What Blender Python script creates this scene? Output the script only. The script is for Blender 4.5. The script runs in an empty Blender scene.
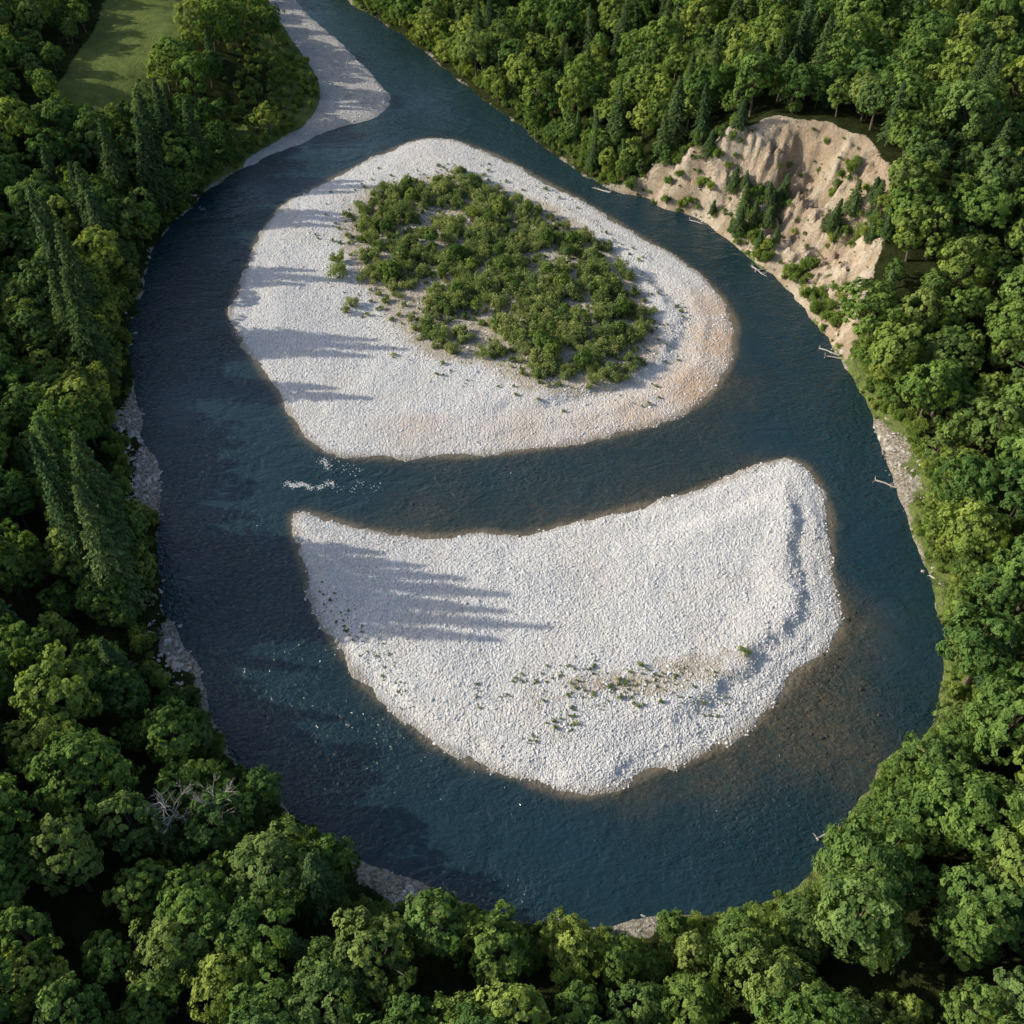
import bpy, math, random
import numpy as np
from mathutils import Vector
random.seed(7); rng=np.random.default_rng(7)
sc=bpy.context.scene
sc.view_settings.view_transform='Standard'; sc.view_settings.look='None'; sc.view_settings.exposure=0
# ---------------------------------------------------------------- camera
CH=150.0; PITCH=math.radians(46); HF=math.radians(27); FPX=512/math.tan(HF)
cam=bpy.data.cameras.new('camera'); cam.lens=18/math.tan(HF); cam.sensor_width=36; cam.clip_end=20000; cam.clip_start=1
co=bpy.data.objects.new('camera',cam); co.location=(0,0,CH); co.rotation_euler=(math.radians(90)-PITCH,0,0)
sc.collection.objects.link(co); sc.camera=co
def G(px,py,z=0.0):
    """survey coordinates -> plan position (metres) on the level z"""
    dx=(px-512)/FPX; dy=(512-py)/FPX
    d=(dx, math.cos(PITCH)+dy*math.sin(PITCH), -math.sin(PITCH)+dy*math.cos(PITCH))
    t=(CH-z)/-d[2]
    return (d[0]*t,d[1]*t)
# ---------------------------------------------------------------- maths
def ss(a,b,x):
    t=np.clip((x-a)/(b-a),0,1); return t*t*(3-2*t)
TAB=rng.random((256,256))
def vn(x,y):
    xi=np.floor(x).astype(int); yi=np.floor(y).astype(int); fx=x-xi; fy=y-yi
    fx=fx*fx*(3-2*fx); fy=fy*fy*(3-2*fy)
    a=TAB[xi&255,yi&255];b=TAB[(xi+1)&255,yi&255];c=TAB[xi&255,(yi+1)&255];d=TAB[(xi+1)&255,(yi+1)&255]
    return (a*(1-fx)+b*fx)*(1-fy)+(c*(1-fx)+d*fx)*fy
def fbm(x,y,s,o=4):
    r=0;a=.5
    for i in range(o):
        r=r+a*(vn(x*s+17.3*i,y*s+9.1*i)-.5); s*=2.03; a*=.5
    return r*2
def smooth(pts,n=4,closed=True):
    P=np.array(pts,float); m=len(P); out=[]
    for i in range(m if closed else m-1):
        if closed: p0,p1,p2,p3=P[i-1],P[i],P[(i+1)%m],P[(i+2)%m]
        else: p0,p1,p2,p3=P[max(i-1,0)],P[i],P[i+1],P[min(i+2,m-1)]
        for k in range(n):
            t=k/n
            out.append(.5*((2*p1)+(-p0+p2)*t+(2*p0-5*p1+4*p2-p3)*t*t+(-p0+3*p1-3*p2+p3)*t**3))
    if not closed: out.append(P[-1])
    return np.array(out)
def sdf(X,Y,poly,closed=True):
    """signed distance, positive inside"""
    X=np.asarray(X,float);Y=np.asarray(Y,float)
    best=np.full(X.shape,1e18); ins=np.zeros(X.shape,bool); n=len(poly)
    for i in range(n if closed else n-1):
        ax,ay=poly[i]; bx,by=poly[(i+1)%n]
        ex,ey=bx-ax,by-ay; L=ex*ex+ey*ey+1e-12
        wx=X-ax; wy=Y-ay
        t=np.clip((wx*ex+wy*ey)/L,0,1)
        best=np.minimum(best,(wx-ex*t)**2+(wy-ey*t)**2)
        if abs(ey)>1e-9:
            c=((ay>Y)!=(by>Y))&(X<ex*(Y-ay)/ey+ax)
            ins^=c
    d=np.sqrt(best)
    return np.where(ins,d,-d) if closed else d
A1=lambda v: np.array([v],float)
# ---------------------------------------------------------------- plan shapes
leftbank=[(250,-60),(275,-30),(298,0),(312,20),(335,42),(365,70),(390,92),(391,105),(374,117),(340,128),(300,143),(265,158),(235,172),(210,188),(185,210),(165,235),(150,262),(141,290),(134,320),(131,360),(134,400),(142,440),(156,478),(158,515),(154,560),(160,600),(172,635),(190,672),(205,710),(232,748),(265,790),(292,822),(325,848),(355,868),(395,886),(435,896),(480,908),(530,917),(580,922),(640,924),(690,918),(740,907),(780,893)]
rightbank=[(808,872),(826,850),(850,820),(872,795),(900,762),(925,732),(937,690),(937,640),(932,600),(926,560),(913,520),(893,480),(875,437),(863,400),(843,360),(818,325),(785,287),(745,252),(700,222),(650,202),(600,184),(560,157),(524,130),(490,102),(450,72),(410,42),(372,15),(345,-2),(318,-28),(290,-60)]
RIV0=np.vstack([[(-150,760)],smooth([G(*p) for p in leftbank+rightbank],6,False),[(-128,760)]])
# natural wobble of the banks
_m=RIV0[1:-1]; _t=np.gradient(_m,axis=0); _t/=np.linalg.norm(_t,axis=1,keepdims=True); _n=np.stack([_t[:,1],-_t[:,0]],1)
_w=(fbm(_m[:,0]+50,_m[:,1],.055,3)*2.6+fbm(_m[:,0],_m[:,1]+90,.2,3)*1.3)
RIV=np.vstack([RIV0[:1],_m+_n*_w[:,None],RIV0[-1:]])
ISL=smooth([G(*p) for p in [(440,139),(475,148),(510,163),(545,182),(580,200),(620,225),(660,248),(690,268),(715,290),(732,315),(735,345),(728,370),(712,392),(685,412),(650,425),(600,438),(550,447),(500,453),(450,457),(400,458),(350,456),(320,448),(300,430),(285,405),(268,380),(250,355),(236,330),(231,310),(238,290),(248,265),(258,240),(272,218),(290,200),(320,185),(350,170),(380,155),(410,143)]],3)
BARTOP=[(294,514),(330,519),(365,530),(400,535),(440,537),(480,532),(520,535),(560,526),(600,516),(640,506),(680,496),(720,482),(750,470),(780,461)]
BAR=smooth([G(*p) for p in BARTOP+[(800,463),(816,480),(828,507),(831,535),(831,570),(838,600),(842,628),(825,652),(800,672),(775,702),(745,730),(700,755),(650,772),(620,787),(590,793),(550,789),(510,776),(470,761),(430,740),(390,710),(365,685),(342,650),(320,620),(310,590),(300,556)]],3)
BTOP=np.array([G(*p) for p in BARTOP[:-1]])
VEG=smooth([G(*p) for p in [(350,225),(375,194),(415,186),(460,179),(500,193),(540,208),(582,235),(615,268),(643,310),(655,345),(637,374),(600,390),(560,392),(520,386),(490,366),(450,360),(420,347),(394,314),(368,284),(350,250)]],3)
BEACH=smooth([G(*p) for p in [(262,-20),(300,-10),(340,30),(380,70),(405,95),(400,112),(370,126),(330,140),(290,155),(250,172),(245,164),(275,145),(305,128),(320,108),(318,85),(305,62),(290,40),(275,15)]],3)
FIELD=smooth([G(*p) for p in [(218,-30),(210,10),(200,45),(178,82),(145,112),(95,138),(70,140),(88,105),(108,75),(118,40),(124,0),(135,-30)]],3)
crest_px=[(632,180,4),(668,166,10),(700,145,18),(740,125,25),(780,116,28),(830,123,28),(868,139,28),(888,162,27),(890,200,24),(884,240,19),(870,275,14),(860,312,9),(856,345,4)]
CREST=np.array([G(*p)+(p[2],) for p in crest_px])
BL=np.vstack([CREST[:,:2],[G(*p) for p in [(846,362),(818,325),(785,287),(745,252),(700,222),(650,202),(610,188)]]])
cl=CREST[-1];cf=CREST[0]
PLAT=np.vstack([CREST[:,:2],[(cl[0]+30,cl[1]+5),(420,cl[1]+40),(900,500),(900,1200),(cf[0]+80,1200),(cf[0]+25,cf[1]+60)]])
_tan=(CREST[-1,:2]-CREST[2,:2]); _tan/=np.linalg.norm(_tan)
ROCKY=[(148,480,10),(136,420,8),(180,650,9),(400,888,8),(890,450,8),(905,485,6),(640,924,4),(700,225,9),(640,200,8)]
def rockyf(X,Y):
    r_=0
    for px,py,r in ROCKY:
        gx,gy=G(px,py); r_=np.maximum(r_,np.exp(-((X-gx)**2+(Y-gy)**2)/r**2))
    return r_
def uv(X,Y):
    u=X*_tan[0]+Y*_tan[1]; v=-X*_tan[1]+Y*_tan[0]; return u+fbm(X,Y,.07,3)*8,v
def height(X,Y,sR=None):
    if sR is None: sR=sdf(X,Y,RIV)
    n=fbm(X,Y,.12,4)
    s=sR+1.5*n*np.exp(-np.abs(sR)/6)
    d=np.maximum(-s,0)
    g=1.1*(1-np.exp(-d/1.5))+1.0*ss(2,8,d)+6*ss(6,70,d)+7*ss(12,60,d)*ss(-40,-100,X)
    g=g+n*1.2*ss(2,12,d)+fbm(X,Y,.008,3)*16*ss(60,260,d)
    sB=sdf(X,Y,BEACH)
    g=np.where(sR<0,g*(1-ss(-3,1,sB))+(0.06*d+.5*(1-np.exp(-d))+.5*np.maximum(n,0))*ss(-3,1,sB),g)
    sP=sdf(X,Y,PLAT); dP=np.maximum(-sP,0)
    w=0;hc=0
    for cx,cy,cz in CREST:
        q=1/((X-cx)**2+(Y-cy)**2+4)**1.5; w=w+q; hc=hc+q*cz
    hc=hc/w
    hc=hc*(1-ss(30,200,sP))+16*ss(30,200,sP)
    r=d/(d+dP+1e-6)
    r=np.where(sP>0,1,r)*np.exp(-(dP/45)**2)
    wu,v=uv(X,Y); bell=4*r*(1-r)
    rid=np.minimum(np.abs(fbm(wu,v*.22,.13,4)),.22); rid2=np.minimum(np.abs(fbm(wu+40,v*.4,.34,4)),.25)
    gul=(1.7-rid*12-rid2*9+fbm(X,Y,.55,4)*3.4)*bell*ss(1,7,d)*ss(4,18,hc)
    rr=r+fbm(X,Y,.10,4)*.4*bell
    prof=.55*r+.17*ss(.28,.45,rr)+.28*ss(.66,.88,rr)
    hill=hc*prof+gul
    hill=hill+.40*np.sin(hill*1.9+fbm(X,Y,.08,3)*9)*bell*ss(4,18,hc)
    hh=np.maximum(g,0)*(1-r)+np.maximum(hill,g*.2)*1.0
    land=np.where(r>0.01,np.maximum(g,hh),g)
    bed=-0.28*np.minimum(np.maximum(s,0),9)
    return np.where(s>0,bed,np.maximum(land,0.02))
# ---------------------------------------------------------------- mesh helpers
def mk(name,V,F,mats=(),attrs=None,mi=None,smooth_=False,link=True,coll=None):
    V=np.asarray(V,np.float32); me=bpy.data.meshes.new(name)
    nf,k=F.shape
    me.vertices.add(len(V)); me.vertices.foreach_set('co',V.ravel())
    me.loops.add(nf*k); me.loops.foreach_set('vertex_index',F.astype(np.int32).ravel())
    me.polygons.add(nf); me.polygons.foreach_set('loop_start',np.arange(0,nf*k,k,dtype=np.int32))
    if mi is not None: me.polygons.foreach_set('material_index',np.asarray(mi,np.int32))
    me.polygons.foreach_set('use_smooth',np.full(nf,smooth_))
    me.update(calc_edges=True)
    for m in mats: me.materials.append(m)
    for k_,a in (attrs or {}).items():
        at=me.attributes.new(k_,'FLOAT','POINT'); at.data.foreach_set('value',np.asarray(a,np.float32).ravel())
    o=bpy.data.objects.new(name,me)
    if coll: coll.objects.link(o)
    elif link: sc.collection.objects.link(o)
    return o
def tube(pts,rad,n=6):
    pts=np.array(pts,float); m=len(pts); V=[];F=[]
    for i in range(m):
        t=pts[min(i+1,m-1)]-pts[max(i-1,0)]; t/=np.linalg.norm(t)+1e-9
        a=np.cross(t,(0.13,.21,.97) if abs(t[2])<.9 else (1,.1,0)); a/=np.linalg.norm(a); b=np.cross(t,a)
        for k in range(n):
            th=2*math.pi*k/n; V.append(pts[i]+rad[i]*(a*math.cos(th)+b*math.sin(th)))
    for i in range(m-1):
        for k in range(n): F.append((i*n+k,i*n+(k+1)%n,(i+1)*n+(k+1)%n,(i+1)*n+k))
    return np.array(V),np.array(F)
def merge(parts):
    V=[];F=[];MI=[];S=[];o=0
    for v,f,m,s in parts:
        V.append(v);F.append(f+o);MI.append(np.full(len(f),m));S.append(np.broadcast_to(s,len(v)));o+=len(v)
    return np.vstack(V),np.vstack(F),np.concatenate(MI),np.concatenate(S)
def leaves(C,N,size,aspect=.7):
    n=len(C); N=N/(np.linalg.norm(N,axis=1,keepdims=True)+1e-9)
    R=rng.normal(size=(n,3)); A=np.cross(N,R); A/=np.linalg.norm(A,axis=1,keepdims=True)+1e-9; B=np.cross(N,A)
    s=(np.asarray(size)*np.ones(n))[:,None]*.5
    V=np.stack([C-A*s,C-B*s*aspect+N*s*.15,C+A*s,C+B*s*aspect+N*s*.15],1).reshape(-1,3)
    return V,np.arange(4*n).reshape(n,4)
# ---------------------------------------------------------------- materials
def mat(name):
    m=bpy.data.materials.new(name); m.use_nodes=True; nt=m.node_tree; nt.nodes.clear()
    out=nt.nodes.new('ShaderNodeOutputMaterial'); return m,nt,out
class NB:
    def __init__(s,nt): s.nt=nt
    def n(s,t,**k):
        nd=s.nt.nodes.new(t)
        for a,b in k.items(): setattr(nd,a,b)
        return nd
    def put(s,sock,v):
        if isinstance(v,bpy.types.NodeSocket): s.nt.links.new(v,sock)
        else:
            if isinstance(v,tuple) and len(v)==3 and sock.type=='RGBA': v=v+(1,)
            sock.default_value=v
    def noise(s,vec,scale,det=3,rough=.5,dist=0):
        nd=s.n('ShaderNodeTexNoise'); s.put(nd.inputs['Vector'],vec); nd.inputs['Scale'].default_value=scale
        nd.inputs['Detail'].default_value=det; nd.inputs['Roughness'].default_value=rough; nd.inputs['Distortion'].default_value=dist
        return nd.outputs['Fac']
    def vor(s,vec,scale,feat='F1',out='Distance'):
        nd=s.n('ShaderNodeTexVoronoi',feature=feat); s.put(nd.inputs['Vector'],vec); nd.inputs['Scale'].default_value=scale
        return nd.outputs[out]
    def rng(s,v,a,b,c=0.,d=1.):
        nd=s.n('ShaderNodeMapRange'); nd.interpolation_type='SMOOTHSTEP'
        s.put(nd.inputs[0],v)
        for i,x in enumerate((a,b,c,d)): nd.inputs[i+1].default_value=x
        return nd.outputs[0]
    def m(s,op,a,b=0.,clamp=False):
        nd=s.n('ShaderNodeMath',operation=op,use_clamp=clamp); s.put(nd.inputs[0],a); s.put(nd.inputs[1],b); return nd.outputs[0]
    def mix(s,f,a,b,bt='MIX'):
        nd=s.n('ShaderNodeMix',data_type='RGBA',blend_type=bt); s.put(nd.inputs['Factor'],f); s.put(nd.inputs[6],a); s.put(nd.inputs[7],b); return nd.outputs[2]
    def attr(s,name):
        nd=s.n('ShaderNodeAttribute',attribute_name=name); return nd.outputs['Fac']
    def bump(s,h,st,dist):
        nd=s.n('ShaderNodeBump'); s.put(nd.inputs['Height'],h); nd.inputs['Strength'].default_value=st; nd.inputs['Distance'].default_value=dist; return nd.outputs[0]
    def pos(s): return s.n('ShaderNodeNewGeometry').outputs['Position']
def principled(b,out,col,rough=.8,nrm=None,spec=.3):
    p=b.n('ShaderNodeBsdfPrincipled'); b.put(p.inputs['Base Color'],col); b.put(p.inputs['Roughness'],rough); p.inputs['Specular IOR Level'].default_value=spec
    if nrm is not None: b.put(p.inputs['Normal'],nrm)
    b.nt.links.new(p.outputs[0],out.inputs[0]); return p
def diffuse(b,out,col,nrm=None,rough=.3):
    p=b.n('ShaderNodeBsdfDiffuse'); b.put(p.inputs[0],col); p.inputs['Roughness'].default_value=rough
    if nrm is not None: b.put(p.inputs['Normal'],nrm)
    b.nt.links.new(p.outputs[0],out.inputs[0]); return p
def leafmat(name,dark,mid,light,trans=.25):
    m,nt,out=mat(name); b=NB(nt)
    oi=b.n('ShaderNodeObjectInfo')
    reg=b.noise(oi.outputs['Location'],.018,2)
    f=b.m('ADD',b.m('MULTIPLY',oi.outputs['Random'],.75),b.m('MULTIPLY',b.rng(reg,.35,.65),.25))
    c=b.mix(b.rng(f,.0,.5),dark,mid); c=b.mix(b.rng(f,.5,1.),c,light)
    hue=b.m('FRACT',b.m('MULTIPLY',oi.outputs['Random'],7.31)); c=b.mix(b.rng(hue,.6,1.,0,.45),c,(.13,.20,.11))
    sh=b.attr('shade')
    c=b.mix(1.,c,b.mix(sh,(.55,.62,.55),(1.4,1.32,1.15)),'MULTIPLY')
    d=b.n('ShaderNodeBsdfDiffuse'); b.put(d.inputs[0],c)
    t=b.n('ShaderNodeBsdfTranslucent'); b.put(t.inputs[0],b.mix(1.,c,(1.5,1.5,.65),'MULTIPLY'))
    mx=b.n('ShaderNodeMixShader'); mx.inputs[0].default_value=trans
    nt.links.new(d.outputs[0],mx.inputs[1]); nt.links.new(t.outputs[0],mx.inputs[2]); nt.links.new(mx.outputs[0],out.inputs[0])
    return m
M_leaf=leafmat('broadleaf_foliage',(.09,.175,.062),(.17,.27,.08),(.31,.375,.105),.33)
M_con=leafmat('conifer_foliage',(.062,.115,.06),(.098,.16,.068),(.145,.21,.08),.15)
M_shrub=leafmat('willow_foliage',(.15,.21,.085),(.22,.28,.115),(.32,.36,.17),.28)
M_brush=leafmat('bank_brush_foliage',(.13,.22,.065),(.21,.30,.085),(.32,.38,.11),.33)
def simple(name,c1,c2,scale,rough=.9,bst=.5,bd=.1):
    m,nt,out=mat(name); b=NB(nt); p=b.n('ShaderNodeTexCoord').outputs['Object']
    n=b.noise(p,scale,5,.6); principled(b,out,b.mix(b.rng(n,.3,.7),c1,c2),rough,b.bump(n,bst,bd)); return m
M_bark=simple('bark',(.08,.06,.045),(.16,.13,.10),3)
M_dead=simple('dead_wood',(.34,.31,.28),(.55,.51,.47),3)
M_foam=simple('foam',(.7,.75,.78),(.8,.82,.84),3)
def stone_mat():
    m,nt,out=mat('river_stone'); b=NB(nt); oi=b.n('ShaderNodeObjectInfo')
    c=b.mix(oi.outputs['Random'],(.50,.51,.52),(.84,.835,.82))
    diffuse(b,out,c); return m
M_stone=stone_mat()
M_rock=simple('bank_rock',(.30,.28,.26),(.62,.59,.55),1.2,.9,.8,.2)
M_dark=simple('wet_rock',(.02,.022,.02),(.06,.055,.05),1.2,.5,.8,.2)
def gravel_mat():
    m,nt,out=mat('gravel'); b=NB(nt); p=b.pos()
    cell=b.vor(p,3.2,'F1','Color'); dist=b.vor(p,3.2); d2=b.vor(p,1.5)
    cc=b.n('ShaderNodeSeparateColor'); b.put(cc.inputs[0],cell)
    c=b.mix(cc.outputs[0],(.62,.62,.63),(.81,.81,.80))
    c=b.mix(b.rng(dist,.35,.75,0,.5),c,(.42,.42,.41))
    big=b.noise(p,.045,4,.6,1.); c=b.mix(b.rng(big,.45,.7,0,.45),c,(.60,.56,.50))
    med=b.noise(p,.25,5,.7); c=b.mix(b.rng(med,.5,.75,0,.35),c,(.48,.48,.48))
    sd=b.attr('edge'); veg=b.attr('veg')
    nz=b.noise(p,.35,4,.65)
    sand=b.m('MULTIPLY',b.rng(b.m('ADD',veg,b.m('MULTIPLY',b.m('SUBTRACT',nz,.5),1.6)),.35,.8),.85)
    c=b.mix(sand,c,b.mix(b.noise(p,1.5,3),(.32,.27,.19),(.58,.52,.43)))
    tan=b.attr('tan'); c=b.mix(b.m('MULTIPLY',tan,b.rng(nz,.2,.5)),c,(.58,.43,.31))
    gr=b.rng(b.m('ADD',veg,b.m('MULTIPLY',b.m('SUBTRACT',b.noise(p,.6,4,.7),.5),2.4)),.95,1.35,0,.8)
    c=b.mix(gr,c,(.14,.15,.06))
    wet=b.rng(b.m('ADD',sd,b.m('MULTIPLY',b.m('SUBTRACT',b.noise(p,.5,4,.7),.5),4.)),-.6,1.9,.75,0.)
    c=b.mix(wet,c,(.27,.235,.18))
    h=b.m('ADD',b.m('MULTIPLY',dist,-1.),b.m('MULTIPLY',d2,-1.1))
    diffuse(b,out,c,b.bump(h,.85,.18)); return m
M_gravel=gravel_mat()
def ground_mat():
    m,nt,out=mat('ground'); b=NB(nt); p=b.pos()
    n1=b.noise(p,.3,5,.65); n2=b.noise(p,1.6,4,.6)
    c=b.mix(b.rng(n1,.3,.7),(.028,.037,.014),(.06,.075,.028))
    grass=b.mix(b.rng(n1,.3,.7),(.15,.22,.06),(.24,.30,.095)); grass=b.mix(b.rng(n2,.45,.75,0,.6),grass,(.27,.27,.13))
    g=b.m('ADD',b.attr('grass'),b.m('MULTIPLY',b.m('SUBTRACT',n1,.5),.8))
    c=b.mix(b.rng(g,.35,.65),c,grass)
    pth=b.attr('path'); c=b.mix(b.rng(b.m('ADD',pth,b.m('MULTIPLY',b.m('SUBTRACT',n2,.5),.5)),.4,.7,0,.8),c,(.40,.33,.22))
    soil=b.mix(b.rng(n2,.35,.65),(.26,.225,.17),(.58,.54,.47))
    bk=b.m('ADD',b.attr('bank'),b.m('MULTIPLY',b.m('SUBTRACT',b.noise(p,.16,5,.75),.5),2.2))
    c=b.mix(b.rng(bk,.58,.78),c,soil)
    vx=b.vor(p,2.2); gv=b.mix(b.rng(vx,.2,.7),(.82,.81,.79),(.55,.54,.52)); gv=b.mix(b.rng(n1,.5,.72,0,.6),gv,(.45,.42,.36))
    bc=b.m('ADD',b.attr('beach'),b.m('MULTIPLY',b.m('SUBTRACT',n1,.5),.9)); c=b.mix(b.rng(bc,.4,.6),c,gv)
    # bluff
    sep=b.n('ShaderNodeSeparateXYZ'); b.put(sep.inputs[0],p)
    str_=b.n('ShaderNodeCombineXYZ'); b.put(str_.inputs[2],sep.outputs[2]); b.put(str_.inputs[0],b.m('MULTIPLY',sep.outputs[0],.2)); b.put(str_.inputs[1],b.m('MULTIPLY',sep.outputs[1],.2))
    st=b.noise(str_.outputs[0],.42,4,.65,.8)
    blc=b.mix(b.rng(st,.36,.64),(.52,.42,.31),(.70,.61,.49)); blc=b.mix(b.rng(n2,.40,.7,0,.75),blc,(.78,.71,.60))
    sk=b.attr('streak'); blc=b.mix(b.rng(b.m('ADD',sk,b.m('MULTIPLY',b.m('SUBTRACT',n2,.5),.6)),.35,.75,0,.65),blc,(.43,.33,.23))
    blc=b.mix(b.rng(b.noise(p,.07,4,.7),.54,.70,0,.5),blc,(.52,.36,.24))
    gsc=b.rng(b.noise(p,.5,5,.8),.59,.68,0,.75); blc=b.mix(gsc,blc,(.17,.20,.085))
    bl=b.m('ADD',b.attr('bluff'),b.m('MULTIPLY',b.m('SUBTRACT',b.noise(p,.2,5,.75),.5),1.5))
    c=b.mix(b.rng(bl,.40,.50),c,blc)
    diffuse(b,out,c,b.bump(b.m('ADD',b.m('ADD',n2,b.noise(p,5,3)),b.m('MULTIPLY',b.noise(p,.7,5,.7),1.5)),1.,.8)); return m
M_ground=ground_mat()
def water_mat():
    m,nt,out=mat('river_water'); b=NB(nt); p=b.pos()
    sh=b.attr('shallow'); 
    nz=b.noise(p,.07,5,.65,1.2)
    f=b.m('ADD',sh,b.m('MULTIPLY',b.m('SUBTRACT',nz,.5),.35),True)
    deep=b.mix(b.rng(b.noise(p,.02,3),.3,.7),(.009,.029,.038),(.012,.038,.053))
    bedv=b.vor(p,1.8); bed=b.mix(b.rng(bedv,.15,.7),(.110,.092,.056),(.058,.054,.036)); bed=b.mix(b.rng(b.noise(p,.3,4,.7),.4,.65),bed,(.045,.055,.042))
    c=b.mix(b.rng(f,.10,1.05),deep,bed)
    edge=b.attr('rim'); c=b.mix(b.rng(b.m('ADD',edge,b.m('MULTIPLY',b.m('SUBTRACT',nz,.5),.8)),.3,1.,0,.7),c,(.20,.17,.12))
    mp=b.n('ShaderNodeMapping'); b.put(mp.inputs[0],p); mp.inputs['Scale'].default_value=(.8,1.25,1)
    w1=b.noise(mp.outputs[0],1.1,3,.55,.6); w2=b.noise(mp.outputs[0],.2,3,.5,.9); gust=b.rng(b.noise(p,.03,3),.35,.65,.3,1.)
    h=b.m('ADD',b.m('MULTIPLY',b.m('MULTIPLY',w1,gust),.7),b.m('MULTIPLY',w2,.75))
    pr=principled(b,out,c,.15,b.bump(h,1.,.75),.8); pr.inputs['IOR'].default_value=1.4
    return m
M_water=water_mat()
# ---------------------------------------------------------------- terrain
def axis(a,b,st,lim,fa,fb,fs):
    core=list(np.arange(a,fa,st))+list(np.arange(fa,fb,fs))+list(np.arange(fb,b,st)); s=st; x=core[-1]
    while x<lim: s*=1.25; x+=s; core.append(x)
    s=st; x=core[0]
    while x>-lim: s*=1.25; x-=s; core.insert(0,x)
    return np.array(core)
xs=axis(-235,270,1.1,7000,36,116,.55); ys=axis(15,540,1.1,7000,192,300,.55)
X,Y=np.meshgrid(xs,ys); nx,ny=len(xs),len(ys)
def grid_faces(nx,ny):
    i=np.arange(ny-1)[:,None]*nx+np.arange(nx-1)[None]; return np.stack([i,i+1,i+nx+1,i+nx],-1).reshape(-1,4)
sR=sdf(X,Y,RIV); Z=height(X,Y,sR); d=np.maximum(-sR,0)
def infield(x,y): return np.maximum(sdf(x,y,FIELD),sdf(x*1.05,y+20,FIELD))
sF=infield(X,Y); sBL=sdf(X,Y,BL); sBE=sdf(X,Y,BEACH)
rocky=rockyf(X,Y)
bank=np.exp(-d/(1.0+5*rocky))*(.7+.9*rocky)
grass=np.maximum(ss(-3,2,sF),np.maximum(ss(14,4,d)*ss(-40,60,X)*.6,ss(-25,-5,sBE)))
pl=np.array([G(*p) for p in [(165,-20),(180,8),(188,22),(205,40)]]); pathd=1e9
for i in range(3):
    a,b_=pl[i],pl[i+1]; e=b_-a; t=np.clip(((X-a[0])*e[0]+(Y-a[1])*e[1])/(e@e),0,1); pathd=np.minimum(pathd,np.hypot(X-a[0]-e[0]*t,Y-a[1]-e[1]*t))
wu,vv=uv(X,Y); streak=np.clip(np.abs(fbm(wu,vv*.22,.13,4))*3.5,0,1)*.6+.4*np.clip(fbm(wu,vv*.15,.5,3)+.5,0,1)
mk('ground',np.stack([X,Y,Z],-1).reshape(-1,3),grid_faces(nx,ny),[M_ground],dict(bank=bank,grass=grass,streak=streak,path=np.exp(-(pathd/2.5)**2),bluff=ss(-2.5,2.5,sBL),beach=ss(-2,2,sBE)),smooth_=True)
# ---------------------------------------------------------------- water
wx=np.arange(-260,240,1.5); wy=np.arange(30,780,1.5); WX,WY=np.meshgrid(wx,wy)
s1=-sdf(WX,WY,ISL); s2=-sdf(WX,WY,BAR); s3=sdf(WX,WY,RIV)
sb=np.minimum(np.maximum(s1,0),np.maximum(s2,0))
sh=.65*np.exp(-sb/3.2)+.25*np.exp(-np.maximum(s3,0)/3)
for px,py,r,a in [(440,500,12,.3),(540,500,14,.42),(640,475,14,.42),(720,440,12,.4),(400,510,10,.25),(860,620,9,.5),(840,690,12,.6),(800,740,11,.7),(720,785,8,.5),(745,390,8,.4),(640,803,7,.35),(330,110,10,.3),(870,770,8,.2)]:
    gx,gy=G(px,py); sh=sh+a*np.exp(-((WX-gx)**2+(WY-gy)**2)/r**2)*.9
rim=np.exp(-sb/1.5)
mk('river_water',np.stack([WX,WY,0*WX],-1).reshape(-1,3),grid_faces(len(wx),len(wy)),[M_water],dict(shallow=np.clip(sh,0,1),rim=rim),smooth_=True)
# ---------------------------------------------------------------- gravel bars
def bar_h(X,Y,poly,kind):
    s=sdf(X,Y,poly); cx=poly[:,0].mean()
    n=fbm(X,Y,.18,4); s2=s+2.0*n+.7*fbm(X,Y,.7,2)
    right=ss(-5,25,X-cx)
    z=.75*(1-np.exp(-np.maximum(s2,0)/4))+.35*ss(3,12,s2)*(1-right)
    if kind==0:
        z=z+right*(.25*ss(5,8,s2)-.15*ss(8,11,s2)+.9*ss(13,16,s2)-.2*ss(17,22,s2)+.2*ss(24,30,s2))
    else:
        wt=ss(5,14,sdf(X,Y,BTOP,False))
        z=z+right*wt*(.2*ss(2.5,4,s2)+1.1*ss(6,9.5,s2)-.25*ss(10,16,s2))+(1-right)*.5*ss(2,4,s2)*wt
    z=z+fbm(X,Y,.05,3)*.9*ss(2,15,s)+fbm(X,Y,.6,3)*.12
    return np.where(s2<0,np.maximum(s2*.35,-1.4),z+.03),s
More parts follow.
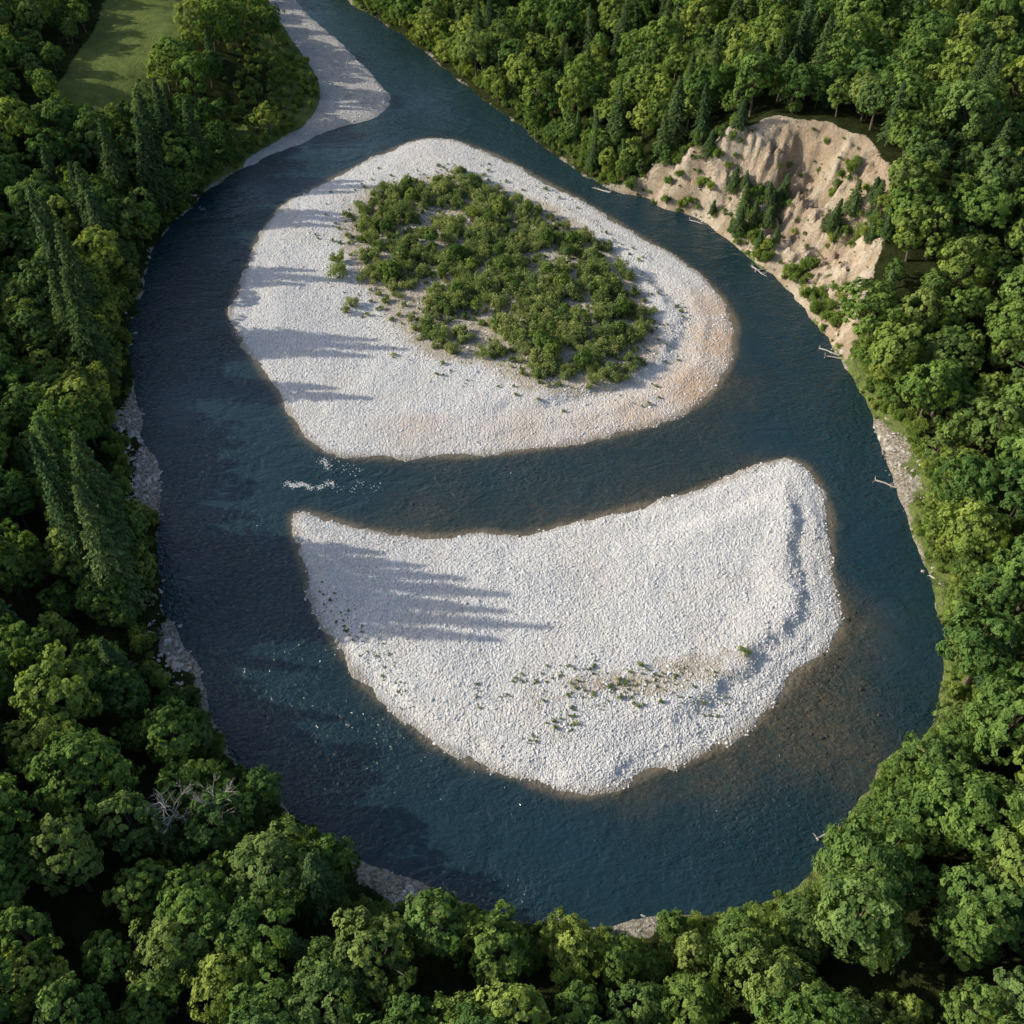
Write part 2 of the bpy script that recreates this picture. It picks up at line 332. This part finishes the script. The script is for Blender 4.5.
def make_bar(poly,kind):
    a=poly.min(0)-5;b=poly.max(0)+5; st=.55
    gx=np.arange(a[0],b[0],st);gy=np.arange(a[1],b[1],st);XX,YY=np.meshgrid(gx,gy)
    z,s=bar_h(XX,YY,poly,kind); tan=0*XX
    if kind==0:
        veg=ss(-8,3,sdf(XX,YY,VEG))
        for px,py,r,a_ in [(725,345,11,1.),(700,390,12,1.),(640,418,9,.7),(420,425,9,.4),(520,430,9,.4),(715,310,8,.8),(590,430,8,.5)]:
            qx,qy=G(px,py); tan=np.maximum(tan,a_*np.exp(-((XX-qx)**2+(YY-qy)**2)/r**2))
        tan=tan*ss(15,11,s)
    else:
        veg=0*XX
        for px,py,r,a_ in [(690,675,8,.9),(640,690,8,.85),(590,690,7,.7),(560,705,8,.5),(500,690,8,.35),(720,665,6,.6)]:
            qx,qy=G(px,py); veg=np.maximum(veg,a_*np.exp(-((XX-qx)**2/(r*1.5)**2+(YY-qy)**2/(r*.5)**2)))
    F=grid_faces(len(gx),len(gy)); keep=(s.ravel()[F]>-4).any(1); F=F[keep]
    u,inv=np.unique(F,return_inverse=True); F=inv.reshape(-1,4)
    V=np.stack([XX,YY,z],-1).reshape(-1,3)[u]
    mk('gravel_bar',V,F,[M_gravel],dict(edge=s.ravel()[u],veg=veg.ravel()[u],tan=tan.ravel()[u]),smooth_=True)
make_bar(ISL,0); make_bar(BAR,1)
# ---------------------------------------------------------------- plant prototypes
def coll(name):
    c=bpy.data.collections.new(name); sc.collection.children.link(c); return c
def unit(n):
    v=rng.normal(size=(n,3)); return v/np.linalg.norm(v,axis=1,keepdims=True)
def broadleaf(R=4.6,H=13,nl=30,sub=13,per=22,ls=.46,lf=1.,hf=.40):
    parts=[]; hz=H*hf
    cz=H-hz*1.02; lean=rng.normal(size=2)*.5
    tp=[(0,0,-1.5),(0,0,1),(lean[0]*.3,lean[1]*.3,H*.3),(lean[0],lean[1],cz),(lean[0],lean[1],H*.88)]
    v,f=tube(tp,[.42,.34,.27,.18,.05],7); parts.append((v,f,0,.5))
    k=np.arange(nl)+.5; ph=np.arccos(1-1.5*k/nl); th=math.pi*(1+5**.5)*k+rng.random()*6
    D=np.stack([np.cos(th)*np.sin(ph),np.sin(th)*np.sin(ph),np.cos(ph)],1)+rng.normal(size=(nl,3))*.13
    rr=.76+.11*rng.normal(size=nl)
    wob=1+.12*np.sin(2*th+rng.random()*6)*np.sin(ph)
    C=D*rr[:,None]*np.array([R,R,hz])*wob[:,None]+np.array([lean[0],lean[1],cz])
    for i in range(nl):
        if i%3==0:
            a=np.array([lean[0]*.5,lean[1]*.5,H*.3+rng.random()*H*.2])
            v,f=tube([a,(a+C[i])/2+rng.normal(size=3)*.2,C[i]],[.14,.09,.03],5); parts.append((v,f,0,.5))
        lr=R*(.22+.14*rng.random())*lf
        out=D[i]/np.linalg.norm(D[i]); sd_=unit(sub*3); sd_=sd_[(sd_@out+sd_[:,2]*.4)>-.15][:sub]
        S=C[i]+sd_*lr*np.array([1,1,.85])*(.75+.35*rng.random((len(sd_),1)))
        base=.5+.2*rng.normal()
        for j,s in enumerate(S):
            q=unit(per)*lr*.36*rng.random((per,1))**.5; P=s+q*np.array([1,1,.75])
            N=sd_[j]*.9+out*.5+unit(per)*.5+np.array([0,0,.3])
            v,f=leaves(P,N,ls*(.6+.8*rng.random(per)))
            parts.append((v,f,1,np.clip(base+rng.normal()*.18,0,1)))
    return merge(parts)
def conifer(R=2.9,H=16):
    parts=[]; v,f=tube([(0,0,-1.5),(0,0,1),(0,0,H*.5),(0,0,H)],[.34,.28,.17,.03],7); parts.append((v,f,0,.5))
    z=H*.14; 
    while z<H*.985:
        t=(z-H*.14)/(H*.86); L=R*(1-t)**.8*(.85+.3*rng.random())+.15; nb=int(5+5*(1-t)); a0=rng.random()*6
        for k in range(nb):
            a=a0+6.283*k/nb+rng.normal()*.15; l=L*(.7+.45*rng.random()); dr=.28*l*(1-.6*t)
            dirv=np.array([math.cos(a),math.sin(a),0]); n=int(7+l*11)
            u=rng.random(n)**.7
            side=np.array([-dirv[1],dirv[0],0])
            wd=.32*l*(1-u)+.12
            P=dirv*(u*l)[:,None]+side*((rng.random(n)-.5)*2*wd)[:,None]; P[:,2]+=z+.25*l*u-dr*u*u*2+rng.normal(size=n)*.07
            N=np.array([0,0,1.])+dirv*.4+unit(n)*.55
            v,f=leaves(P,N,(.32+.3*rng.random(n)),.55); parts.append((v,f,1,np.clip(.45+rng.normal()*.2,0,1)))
        z+=H*.033*(.8+.4*rng.random())*(1.15-t*.5)
    return merge(parts)
def shrub(R=1.5,H=2.2,nl=9,ls=.24):
    parts=[]
    for i in range(nl):
        a=rng.random()*6.28; r=R*.75*rng.random()**.5; hh=H*(.4+.5*rng.random())*(1-.35*r/R)
        c=np.array([math.cos(a)*r,math.sin(a)*r,hh])
        v,f=tube([(0,0,-.3),(c[0]*.5,c[1]*.5,hh*.5),c],[.06,.04,.015],4); parts.append((v,f,0,.5))
        n=110; q=unit(n)*rng.random((n,1))**.5*R*(.28+.16*rng.random()); P=c+q*np.array([1,1,1.2]); P[:,2]=np.maximum(P[:,2],.05)
        N=q/R+unit(n)*.6+np.array([0,0,.35]); v,f=leaves(P,N,ls*(.6+.8*rng.random(n)),.6)
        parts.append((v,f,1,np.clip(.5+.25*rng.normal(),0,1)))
    return merge(parts)
def protos(name,fn,n,mats,coll_):
    L=[]
    for i in range(n):
        V,F,MI,S=fn(i); L.append(mk(name,V,F,mats,dict(shade=S),MI,coll=coll_))
    return L
C_b=coll('broadleaf_trees');C_c=coll('conifer_trees');C_s=coll('shrubs');C_br=coll('bank_brush');C_r=coll('stones'); C_k=coll('bank_rocks')
BR=[4.1,4.7,5.3,5.7,4.3,5.0,3.5]; BH=[13,12,14,13,15,12.5,14.5]
PB=protos('broadleaf_tree',lambda i:broadleaf(R=BR[i],H=BH[i],nl=[26,30,36,40,26,44,24][i],lf=[1,1.1,.9,.9,1.15,.8,1.15][i],hf=[.4,.38,.42,.36,.44,.4,.45][i]),7,[M_bark,M_leaf],C_b)
PC=protos('pine_tree',lambda i:conifer(2.9+.35*i,15+1.2*i),4,[M_bark,M_con],C_c)
PS=protos('willow_shrub',lambda i:shrub(1.4+.15*i,1.9+.3*i,8+i),4,[M_bark,M_shrub],C_s)
PBR=protos('bank_bush',lambda i:shrub(1.5+.2*i,2.2+.4*i,9+i,.28),3,[M_bark,M_brush],C_br)
def stone(name,m,c,R=1.,flat=.6,sub=2,k1=.35):
    import bmesh
    bm=bmesh.new(); bmesh.ops.create_icosphere(bm,subdivisions=sub,radius=R)
    off=rng.random(3)*20
    from mathutils import noise
    for v in bm.verts:
        k=1+k1*noise.noise(v.co*1.1+Vector(off))+k1*.6*noise.noise(v.co*2.7+Vector(off)); v.co*=k; v.co.z*=flat
    me=bpy.data.meshes.new(name); bm.to_mesh(me); bm.free(); me.materials.append(m)
    o=bpy.data.objects.new(name,me); c.objects.link(o); return o
PR=[stone('river_cobble',M_stone,C_r,1,.5+.08*i) for i in range(4)]
PK=[stone('bank_boulder',M_rock,C_k,1,.6,2,.7) for i in range(3)]
C_d=coll('wet_rocks'); PD=[stone('wet_boulder',M_dark,C_d,1,.5,2,.6) for i in range(2)]
def scatter(name,P,rot,scale,c,idx):
    n=len(P); me=bpy.data.meshes.new(name); me.vertices.add(n); me.vertices.foreach_set('co',np.asarray(P,np.float32).ravel())
    a=me.attributes.new('rot','FLOAT_VECTOR','POINT'); a.data.foreach_set('vector',np.asarray(rot,np.float32).ravel())
    a=me.attributes.new('scl','FLOAT_VECTOR','POINT'); a.data.foreach_set('vector',np.asarray(scale,np.float32).ravel())
    a=me.attributes.new('pidx','INT','POINT'); a.data.foreach_set('value',np.asarray(idx,np.int32))
    o=bpy.data.objects.new(name,me); sc.collection.objects.link(o)
    ng=bpy.data.node_groups.new(name+'_scatter','GeometryNodeTree')
    ng.interface.new_socket('Geometry',in_out='INPUT',socket_type='NodeSocketGeometry'); ng.interface.new_socket('Geometry',in_out='OUTPUT',socket_type='NodeSocketGeometry')
    N=ng.nodes; gi=N.new('NodeGroupInput'); go=N.new('NodeGroupOutput'); ip=N.new('GeometryNodeInstanceOnPoints'); ci=N.new('GeometryNodeCollectionInfo')
    ci.inputs['Collection'].default_value=c; ci.inputs['Separate Children'].default_value=True; ci.inputs['Reset Children'].default_value=True
    def na(nm,t):
        x=N.new('GeometryNodeInputNamedAttribute'); x.data_type=t; x.inputs['Name'].default_value=nm; return x.outputs['Attribute']
    er=N.new('FunctionNodeEulerToRotation'); L=ng.links
    L.new(na('rot','FLOAT_VECTOR'),er.inputs[0]); L.new(er.outputs[0],ip.inputs['Rotation'])
    L.new(na('scl','FLOAT_VECTOR'),ip.inputs['Scale']); L.new(na('pidx','INT'),ip.inputs['Instance Index']); ip.inputs['Pick Instance'].default_value=True
    L.new(gi.outputs[0],ip.inputs['Points']); L.new(ci.outputs[0],ip.inputs['Instance']); L.new(ip.outputs[0],go.inputs[0])
    md=o.modifiers.new('scatter','NODES'); md.node_group=ng
    return o
def rots(n,tilt=.06): 
    r=rng.normal(size=(n,3))*tilt; r[:,2]=rng.random(n)*6.283; return r
def along_bank(n,dmin,dmax):
    a=RIV; b=np.roll(RIV,-1,0); L=np.linalg.norm(b-a,axis=1); L[-1]=0; L[a[:,1]>520]=0
    i=rng.choice(len(a),n,p=L/L.sum()); t=rng.random(n)[:,None]; p=a[i]*(1-t)+b[i]*t; e=(b-a)[i]; nn=np.stack([e[:,1],-e[:,0]],1); nn/=np.linalg.norm(nn,axis=1,keepdims=True)+1e-9
    dd=rng.uniform(dmin,dmax,n)[:,None]; q=p+nn*dd; w=sdf(q[:,0],q[:,1],RIV)>0; q[w]=(p-nn*dd)[w]
    return q[:,0],q[:,1],sdf(q[:,0],q[:,1],RIV)
# ---------------------------------------------------------------- forest placement
SUN_EL=math.radians(25); SUN_DIR=np.array([1.0,-.10]); SUN_DIR/=np.linalg.norm(SUN_DIR)
sp=7.9; gx,gy=np.meshgrid(np.arange(-310,320,sp),np.arange(-10,640,sp)); gx=gx+(np.arange(gx.shape[0])%2)[:,None]*sp/2
tx=(gx+rng.uniform(-2.9,2.9,gx.shape)).ravel(); ty=(gy+rng.uniform(-2.9,2.9,gy.shape)).ravel()
fx=rng.uniform(-200,260,2600); fy=rng.uniform(30,480,2600); fs=sdf(fx,fy,RIV)
kf=(rng.random(2600)<.4)&(fs<-8); fx,fy=fx[kf],fy[kf]
ex,ey,_=along_bank(640,1.6,8.5)
S=np.concatenate([.66+.62*rng.random(len(tx))**1.2,.4+.3*rng.random(len(fx)),.26+.4*rng.random(len(ex))]); tx=np.concatenate([tx,fx,ex]); ty=np.concatenate([ty,fy,ey])
sr=sdf(tx,ty,RIV); sr2=sdf(tx,ty+5*S,RIV); lim=np.where(tx>0,-3.0,-2.3)*np.clip(S*1.1,.4,1.1)
ok=(sr<lim)&(sr2<-1.0)&(infield(tx,ty)<-2)&(sdf(tx,ty,BL)<-1.5)&(sdf(tx,ty,BEACH)<-3)
ok&=~((rockyf(tx,ty)>.22)&(sr>-np.where(tx<0,8.5,6.5))&(sdf(tx,ty,BL)<-8))
bx,by=G(292,95); ok&=(((tx-bx)**2/22**2+(ty-by)**2/30**2)>1)
tx=tx[ok];ty=ty[ok]; sr=sr[ok]; S=S[ok]
S=np.where((sdf(tx+14,ty,BEACH)>-7)|(sdf(tx+26,ty,BEACH)>0),S*.62,S)
S=np.where((infield(tx+12,ty)>-3),S*.65,S)
tz=height(tx,ty); n=len(tx)
patch=vn(tx*.03+5,ty*.03+2)
pc=np.where((tx>-20)&(ty>230),.24,.04)+np.where(patch>.66,.16,0)
isc=(rng.random(n)<pc)&(S>.6)
fg=(ty<84)&(np.abs(tx)<90)&(ty>20)&(S>.6)
def place_fg(P,protoL,colx):
    for k,(x,y,z,s) in enumerate(P):
        if k<len(protoL): o=protoL[k]
        else:
            o=bpy.data.objects.new(protoL[0].name.split('.')[0],protoL[k%len(protoL)].data); sc.collection.objects.link(o)
        o.location=(x,y,z-.2); o.rotation_euler=(rng.normal()*.04,rng.normal()*.04,rng.random()*6.28); o.scale=(s,s,s*(.9+.25*rng.random()))
place_fg(np.stack([tx,ty,tz,S],1)[fg&~isc],PB,C_b)
place_fg(np.stack([tx,ty,tz,S],1)[fg&isc],PC,C_c)
for name,mask,c,k in (('broadleaf_forest',~isc&~fg,C_b,len(PB)),('pine_forest',isc&~fg,C_c,len(PC))):
    q=np.where(mask)[0]; sc3=np.stack([S[q],S[q],S[q]*(.85+.4*rng.random(len(q)))],1)
    scatter(name,np.stack([tx,ty,tz-.2],1)[q],rots(len(q)),sc3,c,rng.integers(0,k,len(q)))
# tall pines on the left bank whose shadows reach the bars
tips=[(392,188,0),(376,222,0),(350,280,0),(415,350,0),(372,398,-1),(515,596,1),(562,630,1),(425,566,-1)]
TP=[];TS=[];TWd=[]
for px,py,k in tips:
    T=np.array(G(px,py,1.3))
    for lat,back in [(0,0),(3.2,9),(-3.4,10),(0,15)][:4 if k>=0 else 2]:
        Tt=T-SUN_DIR*back+np.array([0,lat]); L=40.
        while sdf(A1(Tt[0]-SUN_DIR[0]*L),A1(Tt[1]-SUN_DIR[1]*L),RIV)[0]>-5: L+=1.
        L+=rng.random()*8
        q=Tt-SUN_DIR*L; z0=height(A1(q[0]),A1(q[1]))[0]
        top=1.3+L*math.tan(SUN_EL); TP.append((q[0],q[1],z0-.2)); TS.append((top-z0)/16.2); TWd.append(1.4+.25*rng.random())
TP=np.array(TP);TS=np.array(TS); TW=np.array(TWd)
scatter('tall_pine_stand',TP,rots(len(TP),.01),np.stack([TW,TW,TS],1),C_c,np.full(len(TP),1))
# ---------------------------------------------------------------- shrubs
SP=[];SS=[];QP=[];QS=[]
def addshrub(x,y,z,s): SP.append((x,y,z)); SS.append(s)
def addbrush(x,y,z,s): QP.append((x,y,z)); QS.append(s)
N0=6000; a=VEG.min(0)-9;b=VEG.max(0)+9
qx=rng.uniform(a[0],b[0],N0); qy=rng.uniform(a[1],b[1],N0); sv=sdf(qx,qy,VEG)+7*fbm(qx,qy,.13,4); zz,_=bar_h(qx,qy,ISL,0); dens=vn(qx*.11,qy*.11)*.5+vn(qx*.3,qy*.3)*.5
IT=[]
for i in range(N0):
    p=ss(-1,3,A1(sv[i]))[0]*(.16+.40*(dens[i]>.34))
    if sv[i]>0 and rng.random()<p:
        addshrub(qx[i],qy[i],zz[i],(.45+1.5*rng.random()**2.)*(.6+.4*min(1,sv[i]/6)))
        if sv[i]>5 and rng.random()<.055: IT.append((qx[i],qy[i],zz[i],.26+.16*rng.random()))
    elif sv[i]>-9 and rng.random()<.15: addshrub(qx[i],qy[i],zz[i],.12+.4*rng.random()**2)
IT=np.array(IT); scatter('island_saplings',IT[:,:3],rots(len(IT)),np.repeat(IT[:,3:],3,1),C_b,rng.integers(0,7,len(IT)))
for px,py,s in [(338,278,1.7),(341,272,1.3),(352,306,1.2),(347,312,.9),(392,190,.8),(365,215,.9)]:
    x,y=G(px,py,1.3); z,_=bar_h(A1(x),A1(y),ISL,0); addshrub(x,y,z[0],s)
cents=[(rng.normal(640,58),690+rng.normal()*13) for _ in range(34)]+[(480,690),(500,700),(470,705),(520,680),(555,722),(575,728),(530,740)]
for cx,cy in cents:
    if not 450<cx<745: continue
    for k in range(rng.integers(4,16)):
        x,y=G(cx+rng.normal()*7,cy+rng.normal()*4,1.3); z,_=bar_h(A1(x),A1(y),BAR,1); addshrub(x,y,z[0],.05+.22*rng.random()**2.5)
for px,py,s in [(745,655,.55),(740,652,.35),(640,668,.4),(575,725,.45),(555,730,.4),(330,600,.3),(345,630,.3),(620,700,.4),(660,705,.4),(536,742,.3)]:
    x,y=G(px,py,1.3); z,_=bar_h(A1(x),A1(y),BAR,1); addshrub(x,y,z[0],s)
for k in range(130):
    t=rng.random(); px=320+90*t+rng.normal()*7; py=590+110*t+rng.normal()*9
    x,y=G(px,py,1.); z,s_=bar_h(A1(x),A1(y),BAR,1)
    if s_[0]>1: addshrub(x,y,z[0],.06+.16*rng.random()**2)
qx,qy,s_=along_bank(7500,.3,8); op=vn(qx*.09+3,qy*.09)
k=(s_<-.2-2.0*(op>.62))&(sdf(qx,qy,BL)<0)&(sdf(qx,qy,BEACH)<-1); k&=(rng.random(len(qx))<np.where(qx>0,.95,.7)); k&=~((rockyf(qx,qy)>.3)&(s_>-5.5)); qx=qx[k];qy=qy[k];s_=s_[k]; hz=height(qx,qy)
for i in range(len(qx)): addbrush(qx[i],qy[i],hz[i]-.1,(.3+.85*rng.random())*(.55+.5*min(1,-s_[i]/4)))
for k in range(300):
    x=bx+rng.normal()*11;y=by+rng.normal()*15
    if sdf(A1(x),A1(y),BEACH)[0]<-1 and sdf(A1(x),A1(y),RIV)[0]<-3: addbrush(x,y,height(A1(x),A1(y))[0],.4+.7*rng.random())
BT=[]
for px,py,z,r,nn,tt in [(752,205,10,5,48,9),(735,222,8,5,44,4),(775,190,14,3.5,18,4),(765,240,6,4,30,3),(838,222,14,4,30,5),(862,238,14,3,18,4),(790,131,22,2,10,0),(700,205,6,3,14,1),(815,290,6,4,28,1),(680,200,4,4,12,0),(730,160,16,3,14,2),(845,180,20,2,8,0),(800,262,6,4,24,0),(870,250,14,3,12,3),(650,190,3,5,18,0),(835,310,5,3,12,0),(705,170,12,3,12,1)]:
    cx,cy=G(px,py,z)
    for i in range(nn):
        x=cx+rng.normal()*r*.6; y=cy+rng.normal()*r*.6; hq=height(A1(x),A1(y))[0]
        if hq<.5: continue
        addbrush(x,y,hq,.4+.9*rng.random())
        if i<tt: BT.append((x,y,hq,.3+.35*rng.random()))
for k in range(480):
    i=rng.integers(0,len(CREST)); cx,cy=CREST[i,:2]; x=cx+rng.normal()*11-6;y=cy+rng.normal()*11-6
    if sdf(A1(x),A1(y),BL)[0]>0: addbrush(x,y,height(A1(x),A1(y))[0],.12+.55*rng.random()**2.2)
SP=np.array(SP);SS=np.array(SS); scatter('willow_thicket',SP,rots(len(SP),.1),np.stack([SS,SS,SS*(.8+.4*rng.random(len(SS)))],1),C_s,rng.integers(0,4,len(SS)))
QP=np.array(QP);QS=np.array(QS); scatter('riverbank_brush',QP,rots(len(QP),.1),np.stack([QS,QS,QS*(.8+.5*rng.random(len(QS)))],1),C_br,rng.integers(0,3,len(QS)))
for o,p in zip(PS,[(338,262,1.8),(560,300,1.5),(470,240,1.5),(600,340,1.3)]):
    x,y=G(p[0],p[1],1.3); z,_=bar_h(A1(x),A1(y),ISL,0); o.location=(x,y,z[0]); o.scale=(p[2],)*3
for o,p in zip(PBR,[(948,600),(935,540),(890,420)]):
    x,y=G(*p); o.location=(x,y,height(A1(x),A1(y))[0])
BT=np.array(BT); scatter('bluff_saplings',BT[:,:3],rots(len(BT)),np.repeat(BT[:,3:],3,1)*np.array([1.3,1.3,.9]),C_c,rng.integers(0,4,len(BT)))
# ---------------------------------------------------------------- stones
P=[];SCL=[]
for poly,kd,N2 in ((ISL,0,34000),(BAR,1,34000)):
    a=poly.min(0);b=poly.max(0); qx=rng.uniform(a[0],b[0],N2); qy=rng.uniform(a[1],b[1],N2); z,s=bar_h(qx,qy,poly,kd)
    k=(z>-.12)&(rng.random(len(s))<.35+.65*ss(0,4,s)); qx,qy,z,s=qx[k],qy[k],z[k],s[k]
    sz=.09+.11*rng.random(len(qx))**2+.12*(rng.random(len(qx))<.04)+.08*ss(3,0,s)*rng.random(len(qx))
    P.append(np.stack([qx,qy,z+sz*.05],1)); SCL.append(sz)
N2=1500; a=BEACH.min(0);b=BEACH.max(0); qx=rng.uniform(a[0],b[0],N2*3); qy=rng.uniform(a[1],b[1],N2*3); k=sdf(qx,qy,BEACH)>0; qx,qy=qx[k],qy[k]; z=height(qx,qy); k=z>.05
P.append(np.stack([qx,qy,z],1)[k]); SCL.append(.12+.25*rng.random(k.sum())**2)
P=np.vstack(P);SCL=np.concatenate(SCL); sc3=SCL[:,None]*(1+.35*rng.uniform(-1,1,(len(P),3)))
scatter('river_cobbles',P,rots(len(P),.25),sc3,C_r,rng.integers(0,4,len(P)))
for o,p in zip(PR,[(450,440),(300,350),(700,360),(420,160)]):
    x,y=G(*p); z,_=bar_h(A1(x),A1(y),ISL,0); o.location=(x,y,z[0]+.05); o.scale=(.35,.3,.25)
P=[];S_=[]
for px,py,r,nn in [(150,480,6,280),(137,425,5,120),(180,652,5,160),(190,680,3,24),(160,590,3,24),(400,889,4,60),(892,455,5,60),(905,488,4,38),(640,923,3,14),(930,580,3,12),(700,224,6,30),(640,200,6,25),(840,350,3,14),(815,845,4,14),(135,330,5,24),(140,290,5,24),(200,200,6,25)]:
    cx,cy=G(px,py)
    for i in range(nn):
        x=cx+rng.normal()*r*.7;y=cy+rng.normal()*r*1.2; s_=sdf(A1(x),A1(y),RIV)[0]
        if -6<s_<1.0: P.append((x,y,max(height(A1(x),A1(y))[0],-.15))); S_.append(.15+.5*rng.random()**2.5)
P=np.array(P);S_=np.array(S_); scatter('bank_boulders',P,rots(len(P),.3),S_[:,None]*(1+.35*rng.uniform(-1,1,(len(P),3))),C_k,rng.integers(0,3,len(P)))
for o,p in zip(PK,[(146,500),(145,460),(410,892)]):
    x,y=G(*p); o.location=(x,y,height(A1(x),A1(y))[0]); o.scale=(.7,.6,.5)
P=[];S_=[]
for px,py,r,nn in [(820,735,4,22),(850,615,3,18),(840,665,4,14),(790,715,3,12),(425,512,4,10),(330,480,3,8),(735,440,4,8)]:
    cx,cy=G(px,py)
    for i in range(nn): P.append((cx+rng.normal()*r,cy+rng.normal()*r*.6,-.05)); S_.append(.12+.3*rng.random()**2)
P=np.array(P);S_=np.array(S_); scatter('wet_boulders',P,rots(len(P),.3),S_[:,None]*(1+.35*rng.uniform(-1,1,(len(P),3))),C_d,rng.integers(0,2,len(P)))
for o,p in zip(PD,[(822,738),(848,620)]):
    x,y=G(*p); o.location=(x,y,0); o.scale=(.5,.4,.4)
# ---------------------------------------------------------------- foam, logs, dead trees
C=[];
for (x0,y0),(x1,y1),nn,wd in [((286,483),(312,488),480,1.8),((316,487),(334,484),200,1.8),((322,458),(328,470),170,2.4),((334,487),(380,488),60,4.5),((360,470),(330,462),50,4.5),((200,206),(206,213),40,1.2)]:
    for i in range(nn):
        t=rng.random(); x,y=G(x0+(x1-x0)*t+rng.normal()*wd,y0+(y1-y0)*t+1.5*math.sin(t*7)+rng.normal()*wd*.7); C.append((x,y,.03+.05*rng.random()))
C=np.array(C); v,f=leaves(C,np.array([0,0,1.])+unit(len(C))*.15,.08+.34*rng.random(len(C))**2,.5); mk('river_foam',v,f,[M_foam])
def branch(p,dv,l,r,depth,parts):
    pts=[np.array(p,float)]; dv=np.array(dv,float)
    for i in range(3): 
        dv=dv+rng.normal(size=3)*.13; dv/=np.linalg.norm(dv); pts.append(pts[-1]+dv*l/3)
    v,f=tube(pts,[r,r*.8,r*.6,r*.35],5); parts.append((v,f,0,.5))
    if depth>0:
        for i in range(5):
            q=pts[rng.integers(1,4)]; nd=dv+unit(1)[0]*.9; nd[2]=abs(nd[2])*.8; nd/=np.linalg.norm(nd); branch(q,nd,l*.6,r*.5,depth-1,parts)
def dead_tree(px,py,H):
    parts=[]; branch((0,0,-1),(0,0,1),H*.6,.2,0,parts); branch((0,0,H*.55),(0,0,1),H*.25,.12,2,parts); 
    for a in range(5): branch((0,0,H*(.5+.06*a)),(math.cos(a*2.4),math.sin(a*2.4),1.2),H*.17,.08,2,parts)
    V,F,MI,S=merge(parts); x,y=G(px,py,15); o=mk('dead_tree',V,F,[M_dead]); o.location=(x,y,height(A1(x),A1(y))[0])
dead_tree(170,805,17); dead_tree(216,798,15.5)
def log(px,py,ang,L,r=.28):
    parts=[]; v,f=tube([(0,0,0),(L*.3,.15,.1),(L*.7,-.1,.15),(L,.2,.25)],[r,r*.85,r*.6,r*.2],8); parts.append((v,f,0,.5))
    for k in range(7):
        a=rng.random()*6.28; v,f=tube([(0,0,0),(-.3,math.cos(a)*.5,math.sin(a)*.5),(-.4,math.cos(a)*1.,math.sin(a)*.9)],[r*.5,r*.3,.03],5); parts.append((v,f,0,.5))
    for k in range(6):
        t=.4+.55*rng.random(); a=rng.random()*6.28; l=.4+1.*rng.random(); v,f=tube([(L*t,0,.12),(L*t+l*.4,math.cos(a)*l*.5,.12+abs(math.sin(a))*l*.5),(L*t+l*.7,math.cos(a)*l,.12+abs(math.sin(a))*l)],[.06,.04,.015],4); parts.append((v,f,0,.5))
    V,F,MI,S=merge(parts); x,y=G(px,py,.3); o=mk('driftwood_log',V,F,[M_dead]); o.rotation_euler=(0,.03,math.radians(ang)); o.location=(x,y,max(.2,height(A1(x),A1(y))[0]+.15))
for a in [(610,192,152,6,.26),(752,266,-60,6,.2),(756,270,10,5,.18),(820,348,-35,6,.2),(826,356,-15,5,.18),(876,480,-30,6,.2),(930,575,-60,4,.16),(818,838,20,4.5,.16),(535,137,20,5,.2),(690,220,-30,5,.18)]: log(*a)
# ---------------------------------------------------------------- light
w=bpy.data.worlds.new('World'); sc.world=w; w.use_nodes=True; nt=w.node_tree; bg=nt.nodes['Background']
sky=nt.nodes.new('ShaderNodeTexSky'); sky.sky_type='NISHITA'; sky.sun_disc=False; sky.sun_elevation=SUN_EL
sky.sun_rotation=math.atan2(-SUN_DIR[0],-SUN_DIR[1]); sky.air_density=1; sky.dust_density=3; sky.altitude=100
nt.links.new(sky.outputs[0],bg.inputs[0]); bg.inputs[1].default_value=.15
sl=bpy.data.lights.new('sun','SUN'); sl.energy=5.0; sl.angle=math.radians(.6); sl.color=(1,.91,.75)
so=bpy.data.objects.new('sun',sl); sc.collection.objects.link(so)
dv=Vector((SUN_DIR[0]*math.cos(SUN_EL),SUN_DIR[1]*math.cos(SUN_EL),-math.sin(SUN_EL))); so.rotation_euler=dv.to_track_quat('-Z','Y').to_euler(); so.location=(-200,150,200)
